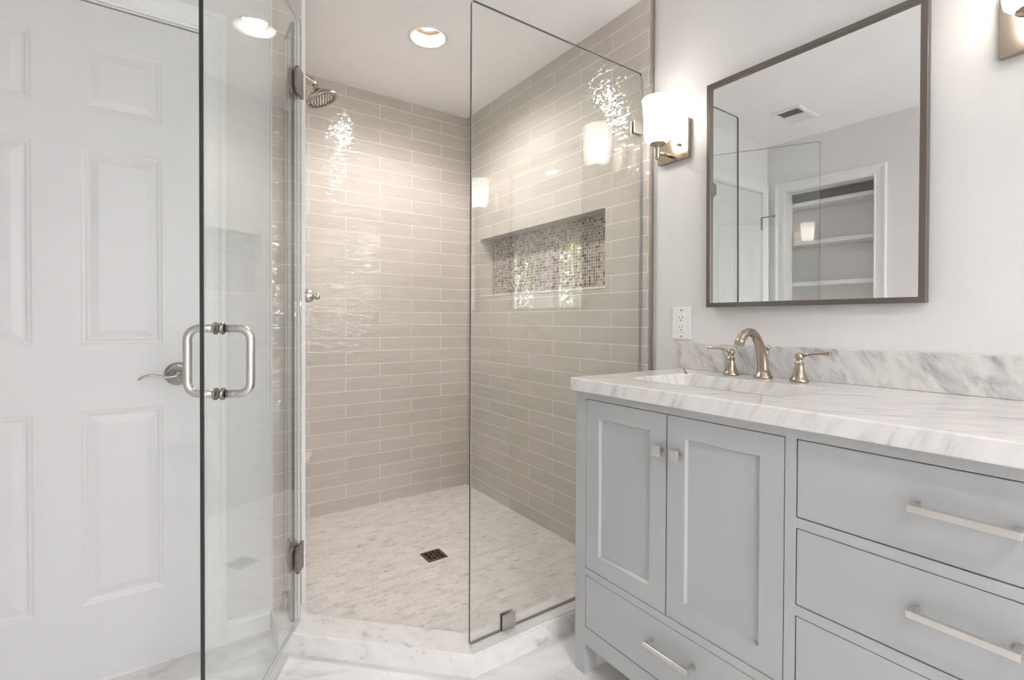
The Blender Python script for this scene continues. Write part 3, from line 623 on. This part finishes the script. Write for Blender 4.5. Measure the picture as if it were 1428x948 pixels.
# the open door
A = radians(29.8); H0 = Vector((-1.230, 1.752)); e = Vector((-sin(A), -cos(A))); n = Vector((cos(A), -sin(A))); DW = 0.600
g = thing('shower_door', 'open hinged glass shower door swung towards the white door, with pull handle', 'glass door')
DZ0 = 0.079
pane('glass_pane', ((H0.x, H0.y), (H0.x + e.x * DW, H0.y + e.y * DW)), GT, DZ0, GZ1, g, M['edge_light'], 0.012, M['edge_dark'], 'arris_soft')
for zc, lab in ((1.881, 'upper'), (0.297, 'lower')):
    b = MB()
    plate(b, H0, e, n, -0.012, 0.056, zc - 0.045, zc + 0.045, 0.0055, 0.0125, 0.018); plate(b, H0, e, n, -0.012, 0.056, zc - 0.045, zc + 0.045, -0.0125, -0.0055, 0.018)
    hg = b.build('hinge', M['hinge'], g)
    b = MB(); b.tube([(H0.x - e.x * 0.016, H0.y - e.y * 0.016, zc - 0.030), (H0.x - e.x * 0.016, H0.y - e.y * 0.016, zc + 0.030)], 0.0085, 16); b.build('knuckle', M['nickel'], hg)
    b = MB(); plate(b, QA, (0, 1), (1, 0), 0.004, 0.062, zc - 0.045, zc + 0.045, 0.0055, 0.0115, 0.018); plate(b, QA, (0, 1), (1, 0), 0.004, 0.062, zc - 0.045, zc + 0.045, -0.0115, -0.0055, 0.018); b.build('panel_leaf', M['hinge'], hg)
b = MB(); b.slab(rect(0.004, DW - 0.004, DZ0 - 0.008, DZ0 + 0.004), [], -0.004, 0.004, lambda u, v, dd: (H0.x + e.x * u + n.x * dd, H0.y + e.y * u + n.y * dd, v)); b.build('sweep_seal', M['glass'], g)
# D-shaped pull, one half on each face
HW = 0.527; hz0, hz1 = 0.923, 1.073
hc = H0 + e * HW
P3 = lambda dd, z: (hc.x + n.x * dd, hc.y + n.y * dd, z)
for sgn in (1, -1):
    pr_, rc = 0.069, 0.026; pts = [P3(sgn * 0.006, hz0)]
    pts += [P3(sgn * (pr_ - rc + rc * sin(a)), hz0 + rc - rc * cos(a)) for a in [pi / 2 * k / 8 for k in range(9)]]
    pts += [P3(sgn * (pr_ - rc + rc * cos(a)), hz1 - rc + rc * sin(a)) for a in [pi / 2 * k / 8 for k in range(9)]]
    pts += [P3(sgn * 0.006, hz1)]
    b = MB(); b.tube(pts, 0.0093, 18); hh = b.build('pull_handle', M['steel'], g)
    for z in (hz0, hz1):
        b = MB(); o3 = P3(0, z); b.lathe([(0.0052, 0.0), (0.0052, 0.0135), (0.0065, 0.0145), (0.0095, 0.0145), (0.011, 0.0125), (0.013, 0.0100)], o3, (sgn * n.x, sgn * n.y, 0), 24); b.build('washer', M['dark_nickel'], hh)

# ------------------------------------------------------------------ vanity
XF, YV0, YV1, ZV, ZTOP = -0.5366, 1.1352, -0.681, 0.878, 0.918
van = thing('vanity_cabinet', 'pale grey shaker vanity cabinet with doors and drawers under the marble counter', 'cabinet', (0, 0, 0))
fr_ = MB()
YM = (YV0 + YV1) / 2
openings = [(0.4995, 1.0905, 0.3331, 0.8553), (0.4995, 1.0905, 0.150, 0.3115)]
for z0, z1 in ((0.6939, 0.8553), (0.5144, 0.6734), (0.3331, 0.4935), (0.150, 0.3115)): openings.append((2 * YM - 0.4779, 0.4779, z0, z1))
openings += [(2 * YM - 1.0905, 2 * YM - 0.4995, 0.3331, 0.8553), (2 * YM - 1.0905, 2 * YM - 0.4995, 0.150, 0.3115)]
fr_.slab(rect(YV1, YV0, 0.0958, ZV), [rect(*o_) for o_ in openings], XF, XF + 0.022, fX)
fr_.box(XF + 0.022, -0.004, YV0 - 0.018, YV0, 0.0958, ZV); fr_.box(XF + 0.022, -0.004, YV1, YV1 + 0.018, 0.0958, ZV)
fr_.box(XF + 0.022, -0.004, YV1 + 0.018, YV0 - 0.018, 0.10, 0.118)
fr_.build('face_frame', M['cabinet'], van)
b = MB(); b.box(XF + 0.024, XF + 0.030, YV1 + 0.019, YV0 - 0.019, 0.12, ZV - 0.02); b.build('gap_shade_sheet', M['gap'], van)  # black sheet painting the shade seen through the door and drawer gaps
for y0, y1 in ((YV0 - 0.0447, YV0), (YV1, YV1 + 0.0447)):
    for x0, x1 in ((XF, XF + 0.050), (-0.054, -0.004)):
        b = MB(); b.box(x0 + (0.0003 if x0 == XF else 0), x1, y0 + 0.0002, y1 - 0.0002, 0.0, 0.0962, 0.001); b.build('leg', M['cabinet'], van)
def shaker(y0, y1, z0, z1, rail):
    g_ = 0.0022; y0 += g_; y1 -= g_; z0 += g_; z1 -= g_; x = XF + 0.0008
    b = MB(); b.slab(rect(y0, y1, z0, z1), [rect(y0 + rail, y1 - rail, z0 + rail, z1 - rail)], x, x + 0.019, fX)
    t = bmesh.new(); prev = None
    for ins, dep in ((0.0, 0.0), (0.004, 0.0085), (0.0045, 0.0085)):
        ring = [t.verts.new((x + dep, yy, zz)) for yy, zz in ((y0 + rail + ins, z0 + rail + ins), (y1 - rail - ins, z0 + rail + ins), (y1 - rail - ins, z1 - rail - ins), (y0 + rail + ins, z1 - rail - ins))]
        if prev:
            for i in range(4): t.faces.new((prev[i], prev[(i + 1) % 4], ring[(i + 1) % 4], ring[i]))
        prev = ring
    t.faces.new(prev); b.merge(t)
    return b.build('door', M['cabinet'], van)
def knob(y, z, par):
    b = MB(); b.tube([(XF + 0.001, y, z), (XF - 0.016, y, z)], 0.0055, 12); b.box(XF - 0.025, XF - 0.015, y - 0.0125, y + 0.0125, z - 0.0135, z + 0.0135, 0.0015); b.build('knob', M['satin'], par)
def slab_drawer(y0, y1, z0, z1):
    g_ = 0.0022; b = MB(); b.box(XF + 0.0008, XF + 0.020, y0 + g_, y1 - g_, z0 + g_, z1 - g_, 0.0012); return b.build('drawer', M['cabinet'], van)
def pull(yc, z, par, L=0.1360):
    b = MB(); h = L / 2
    b.box(XF - 0.034, XF - 0.0255, yc - h, yc + h, z - 0.006, z + 0.006, 0.0008)
    for s_ in (-1, 1): b.box(XF - 0.026, XF + 0.001, yc + s_ * (h - 0.006) - 0.005, yc + s_ * (h - 0.006) + 0.005, z - 0.005, z + 0.005, 0.0008)
    b.build('pull', M['satin'], par)
for m_ in (0, 1):
    fm = (lambda y: y) if m_ == 0 else (lambda y: 2 * YM - y)
    for y0, y1, ky in ((0.7945, 1.0905, 0.811), (0.4995, 0.7945, 0.7575)):
        a, c = sorted((fm(y0), fm(y1))); dd = shaker(a, c, 0.3331, 0.8553, 0.0515); knob(fm(ky), 0.759, dd)
    a, c = sorted((fm(0.4995), fm(1.0905))); dr = slab_drawer(a, c, 0.150, 0.3115); pull(fm(0.7735), 0.2475, dr)
for z0, z1, pz in ((0.6939, 0.8553, 0.782), (0.5144, 0.6734, 0.604), (0.3331, 0.4935, 0.424), (0.150, 0.3115, 0.2475)):
    dr = slab_drawer(2 * YM - 0.4779, 0.4779, z0, z1); pull(0.2190, pz, dr)

# counter with sink cut-out and backsplash
ct = MB(); SK = rrect(-0.430, -0.165, 0.562, 1.018, 0.035)
t = bmesh.new()
ct.slab(rect(-0.5632, -0.0005, YV1 - 0.004, 1.1363), [SK], ZV + 0.0005, ZTOP, fZ)
counter = tag(ct.build('countertop', M['counter']), 'long white marble countertop with grey veins on the vanity', 'countertop')
bv = counter.modifiers.new('edge', 'BEVEL'); bv.width = 0.004; bv.segments = 3; bv.limit_method = 'ANGLE'; bv.angle_limit = radians(50)
b = MB(); b.box(-0.020, -0.0005, YV1 - 0.004, 1.138, ZTOP + 0.0003, 1.0166, 0.0015)
b.build('backsplash', M['splash'], counter)
# undermount sink: open bowl
sk = thing('sink', 'white rectangular undermount sink set in the marble counter', 'sink', (-0.2975, 0.790, ZTOP))
t = bmesh.new(); prev = None
for (g_, z, r) in ((0.022, -0.0402, 0.05), (0.003, -0.0402, 0.038), (0.002, -0.050, 0.038), (-0.004, -0.10, 0.040), (-0.016, -0.150, 0.045), (-0.050, -0.168, 0.05), (-0.110, -0.172, 0.02)):
    ring = [t.verts.new((x, y, z)) for x, y in rrect(-0.1325 - g_, 0.1325 + g_, -0.228 - g_, 0.228 + g_, max(r, 0.012), 8)]
    if prev:
        for i in range(len(ring)):
            f = t.faces.new((prev[i], prev[(i + 1) % len(ring)], ring[(i + 1) % len(ring)], ring[i])); f.smooth = True
    prev = ring
t.faces.new(prev); b = MB(); b.merge(t); bw = b.build('bowl', M['china'], sk)
sol = bw.modifiers.new('wall', 'SOLIDIFY'); sol.thickness = 0.008; sol.offset = 1.0
b = MB(); b.lathe([(-0.171, 0.0), (-0.171, 0.022), (-0.169, 0.022), (-0.168, 0.017), (-0.1695, 0.012), (-0.1695, 0)], (0, 0, 0), (0, 0, 1), 28); b.build('sink_drain', M['bronze'], sk)

# widespread faucet
fa = thing('faucet', 'champagne bronze faucet with arched spout and two lever handles behind the sink', 'faucet', (0, 0, ZTOP))
YS = 0.79
sp_ = [(-0.072, 0.010, 0.0190), (-0.0735, 0.030, 0.0170), (-0.078, 0.058, 0.0158), (-0.086, 0.082, 0.0148), (-0.100, 0.109, 0.0138), (-0.118, 0.130, 0.0130), (-0.138, 0.1415, 0.0124), (-0.160, 0.1435, 0.0122), (-0.180, 0.1385, 0.0124), (-0.196, 0.128, 0.0130), (-0.206, 0.115, 0.0138), (-0.210, 0.109, 0.0142)]
b = MB(); b.tube([(x, YS, z) for x, z, r in sp_], [r for x, z, r in sp_], 24, ref=(0, 1, 0))
b.lathe([(0, 0), (0, 0.0275), (0.004, 0.0275), (0.010, 0.0245), (0.0115, 0.0215), (0.018, 0.0205), (0.020, 0.0185)], (-0.072, YS, 0), (0, 0, 1), 36)
b.build('spout', M['bronze'], fa)
b = MB(); b.tube([(-0.046, YS, 0.02), (-0.046, YS, 0.088)], 0.0025, 10); b.lathe([(0, 0.003), (0.003, 0.006), (0.008, 0.0075), (0.013, 0.006), (0.016, 0)], (-0.046, YS, 0.086), (0, 0, 1), 16); b.tube([(-0.046, YS, 0.022), (-0.064, YS, 0.022)], 0.005, 10); b.build('lift_rod', M['bronze'], fa)
for y, s_ in ((0.892, 1), (0.681, -1)):
    b = MB(); b.lathe([(0, 0), (0, 0.0245), (0.004, 0.0245), (0.009, 0.0235), (0.0105, 0.0215), (0.018, 0.0190), (0.030, 0.0148), (0.044, 0.0118), (0.0535, 0.0112), (0.055, 0.0122), (0.057, 0.0122), (0.058, 0.0095), (0.063, 0.0070), (0.067, 0.0090), (0.070, 0.0105), (0.077, 0.0115), (0.083, 0.0095), (0.086, 0.0)], (-0.080, y, 0), (0, 0, 1), 36)
    h_ = b.build('handle', M['bronze'], fa)
    b = MB(); b.tube([(-0.080, y + s_ * 0.006, 0.076), (-0.080, y + s_ * 0.022, 0.0815), (-0.080, y + s_ * 0.034, 0.0850), (-0.080, y + s_ * 0.060, 0.0865), (-0.080, y + s_ * 0.080, 0.0865), (-0.080, y + s_ * 0.083, 0.0865)], [0.0065, 0.0055, 0.0058, 0.0064, 0.0070, 0.0062], 14, flat=0.75, ref=(0, 0, 1)); b.build('lever', M['bronze'], h_)

# outlet
ou = thing('wall_outlet', 'white double power outlet on the wall left of the faucet', 'outlet', (0, 1.136, 1.0855))
b = MB(); b.box(-0.006, 0.0, -0.0405, 0.0405, -0.0605, 0.0605, 0.0025, 3); b.build('cover_plate', M['plastic'], ou)
b = MB(); b.box(-0.0085, -0.004, -0.0175, 0.0175, -0.0345, 0.0345, 0.0012); rc_ = b.build('receptacle', M['plastic'], ou)
b = MB()
for zc in (0.018, -0.018):
    b.box(-0.0088, -0.008, -0.0085, -0.0065, zc + 0.001, zc + 0.009); b.box(-0.0088, -0.008, 0.0055, 0.0075, zc + 0.001, zc + 0.008); b.lathe([(0, 0.0026), (0.0004, 0.0026), (0.0004, 0)], (-0.0084, 0, zc - 0.006), (-1, 0, 0), 12)
for zc in (0.049, -0.049): b.lathe([(0, 0.003), (0.0008, 0.0025), (0.0008, 0)], (-0.006, 0, zc), (-1, 0, 0), 12, 0)
b.build('socket_slots', M['slot'], rc_)

# ------------------------------------------------------------------ mirrors
def wall_mirror(yc, zc, label, th, ti):
    r = thing('wall_mirror', label, 'mirror', (0, yc, zc), 'framed mirrors over the vanity')
    hw, hh, fw = 0.303, 0.387, 0.0155
    b = MB(); b.slab(rect(-hw, hw, -hh, hh), [rect(-hw + fw, hw - fw, -hh + fw, hh - fw)], -0.028, -0.004, fX); fo = b.build('frame', M['pewter'], r)
    bv = fo.modifiers.new('edge', 'BEVEL'); bv.width = 0.0012; bv.segments = 2; bv.limit_method = 'ANGLE'
    b = MB(); b.box(-0.0185, -0.006, -hw + fw - 0.003, hw - fw + 0.003, -hh + fw - 0.003, hh - fw + 0.003); b.build('mirror_glass', M['mirror'], r)
    # hung from a wire: tips a little off the wall
    r.rotation_euler = (0, radians(-ti), radians(th)); r.location.x = -0.0075
    return r
wall_mirror(0.7107, 1.530, 'large mirror with thin pewter frame above the sink', 0.85, 0.5)
wall_mirror(2 * YM - 0.7107, 1.530, 'second thin-framed mirror, beyond the right edge of the photo', 0.0, 0.5)

# ------------------------------------------------------------------ sconces
def make_sconce(y, label):
    r = thing('wall_sconce', label, 'wall lamp', (0, y, 1.772), 'sconces beside the mirrors')
    b = MB(); b.box(-0.021, -0.0005, -0.0685, 0.0685, -0.0725, 0.0725, 0.002); b.build('backplate', M['bronze'], r)
    b = MB(); b.lathe([(0, 0), (0, 0.005), (0.004, 0.005), (0.008, 0.0065), (0.012, 0.005), (0.014, 0)], (-0.021, -0.030, -0.018), (-1, 0, 0), 16); b.build('screw_finial', M['bronze'], r)
    b = MB(); b.tube([(-0.020, 0, -0.056), (-0.107, 0, -0.056)], 0.0065, 14); b.build('arm', M['bronze'], r)
    b = MB(); b.lathe([(-0.082, 0), (-0.082, 0.006), (-0.078, 0.0078), (-0.042, 0.0085), (-0.034, 0.012), (-0.030, 0.024), (-0.026, 0.0285), (-0.021, 0.0285), (-0.019, 0.024), (-0.019, 0)], (-0.107, 0, 0), (0, 0, 1), 32); b.build('cup', M['bronze'], r)
    b = MB(); b.lathe([(-0.0185, 0.0), (-0.0185, 0.026), (-0.015, 0.038), (-0.006, 0.046), (0.010, 0.0485), (0.060, 0.0500), (0.105, 0.0520), (0.125, 0.0545), (0.137, 0.0575), (0.1385, 0.0565)], (-0.107, 0, 0), (0, 0, 1), 40); b.build('shade', M['shade'], r)
    b = MB(); b.lathe([(0.0, 0.0), (0.0, 0.012), (0.025, 0.013), (0.04, 0.020), (0.06, 0.026), (0.08, 0.022), (0.092, 0.010), (0.095, 0)], (-0.107, 0, 0), (0, 0, 1), 20); b.build('bulb', M['sconce_bulb'], r)
    return r
s0 = make_sconce(1.170, 'lit wall sconce with frosted shade between the tiled wall and the mirror')
for y, lab in ((YM - 0.012, 'lit wall sconce at the top right corner, right of the mirror'), (2 * YM - 1.170, 'third lit wall sconce, beyond the right edge of the photo')):
    c = copy_tree(s0); c.location = (0, y, 1.772); c['label'] = lab

# ------------------------------------------------------------------ recessed ceiling lights, vent
def make_downlight(x, y, label):
    r = thing('recessed_light', label, 'ceiling light', (x, y, ZC), 'recessed ceiling lights')
    b = MB(); b.lathe([(0.001, 0.074), (-0.003, 0.076), (-0.0035, 0.090), (-0.001, 0.093), (0.0, 0.093)], (0, 0, 0), (0, 0, 1), 48); b.build('trim_ring', M['plastic'], r)
    b = MB(); b.lathe([(-0.001, 0.0765), (0.02, 0.073), (0.05, 0.068), (0.064, 0.065), (0.110, 0.060), (0.110, 0.0)], (0, 0, 0), (0, 0, 1), 48); b.build('reflector', M['cone'], r)
    b = MB(); b.lathe([(0.075, 0.064), (0.052, 0.0668), (0.050, 0.066), (0.052, 0.052), (0.049, 0.048), (0.047, 0.039), (0.052, 0.036)], (0, 0, 0), (0, 0, 1), 40); b.build('bulb_collar', M['bulb_ring'], r)
    b = MB(); b.lathe([(0.065, 0.036), (0.051, 0.0365), (0.047, 0.032), (0.045, 0.016), (0.0445, 0.0)], (0, 0, 0), (0, 0, 1), 40); b.build('bulb', M['bulb'], r)
    return r
dl = make_downlight(*LIGHTS[0], 'round recessed ceiling light over the shower')
for (x, y), lab in zip(LIGHTS[1:], ('added unseen recessed fill light behind the viewer, nearer the vanity', 'added unseen recessed fill light near the rear window')):
    c = copy_tree(dl); c.location = (x, y, ZC); c['label'] = lab  # unseen fixtures added behind the camera as fill light
for (x, y), pw_ in zip(LIGHTS, LAMP_DOWN):
    lamp('downlight_beam', 'SPOT', (x, y, ZC + 0.036), pw_, WARM, spot_size=radians(165), spot_blend=0.7, shadow_soft_size=0.04)
v = thing('ceiling_vent', 'white ceiling vent grille with a dark louvred half, seen in the mirror', 'vent', (-1.805, 1.485, ZC))
b = MB(); b.slab(rect(-0.14, 0.14, -0.085, 0.085), [rect(-0.115, -0.006, -0.065, 0.065), rect(0.006, 0.115, -0.065, 0.065)], -0.010, 0.0, fZ); b.build('vent_frame', M['plastic'], v)
b = MB(); b.box(-0.118, 0.118, -0.068, 0.068, -0.0025, -0.0005); b.build('vent_back', M['vent_grey'], v)
b = MB()
for i in range(7):
    for sx in (1, -1):
        t = Matrix.Translation((sx * (0.016 + 0.0155 * i), 0, -0.0058)) @ Matrix.Rotation(radians(-40 if sx < 0 else 22), 4, 'Y'); b.box(-0.0062, 0.0062, -0.065, 0.065, -0.0005, 0.0005, xf=t)
o = b.build('louvres', M['plastic'], v)

# ------------------------------------------------------------------ garden outside the windows
b = MB(); b.box(-14, 6, -16, 2, -0.9, -0.8)
struct(b.build('ground', M['lawn']), 'green lawn outside the windows', 'ground')
def shrub(x, y, r, h, mat, label, z0=-0.8, n=2600):
    t = thing('garden_tree', label, 'tree', (x, y, z0), 'trees outside the windows')
    b = MB(); b.tube([(0, 0, 0), (0.05, 0.03, h * 0.4), (0.0, 0.0, h * 0.75)], [0.09, 0.07, 0.03], 10); b.build('trunk', M['bark'], t)
    bm = bmesh.new(); rnd = random.Random(int(x * 31 + y * 17))
    for i in range(n):
        th, ph, k = rnd.random() * 2 * pi, math.acos(2 * rnd.random() - 1), (0.55 + 0.45 * rnd.random())
        c = Vector((r * k * sin(ph) * cos(th), r * k * sin(ph) * sin(th), h * 0.58 + 0.42 * h * k * cos(ph)))
        a = Vector((rnd.uniform(-1, 1), rnd.uniform(-1, 1), rnd.uniform(-1, 1))).normalized(); bb = a.orthogonal().normalized(); L = rnd.uniform(0.06, 0.12)
        vs = [bm.verts.new(c + a * L), bm.verts.new(c + bb * L * 0.45 + a.cross(bb) * 0.01), bm.verts.new(c - a * L), bm.verts.new(c - bb * L * 0.45 - a.cross(bb) * 0.01)]
        bm.faces.new(vs)
    m = MB(); m.merge(bm); m.build('foliage', mat, t)
shrub(-4.1, -3.75, 0.80, 4.0, M['leaf_light'], 'leafy yellow-green tree outside the nearer side window')
shrub(-4.1, -5.65, 0.85, 4.0, M['leaf'], 'leafy green tree outside the farther side window')
shrub(-5.6, -1.9, 0.9, 3.0, M['leaf'], 'dark green tree standing farther off between the two side windows')
shrub(-1.9, -6.4, 1.2, 2.6, M['leaf_light'], 'leafy tree outside the added rear window')
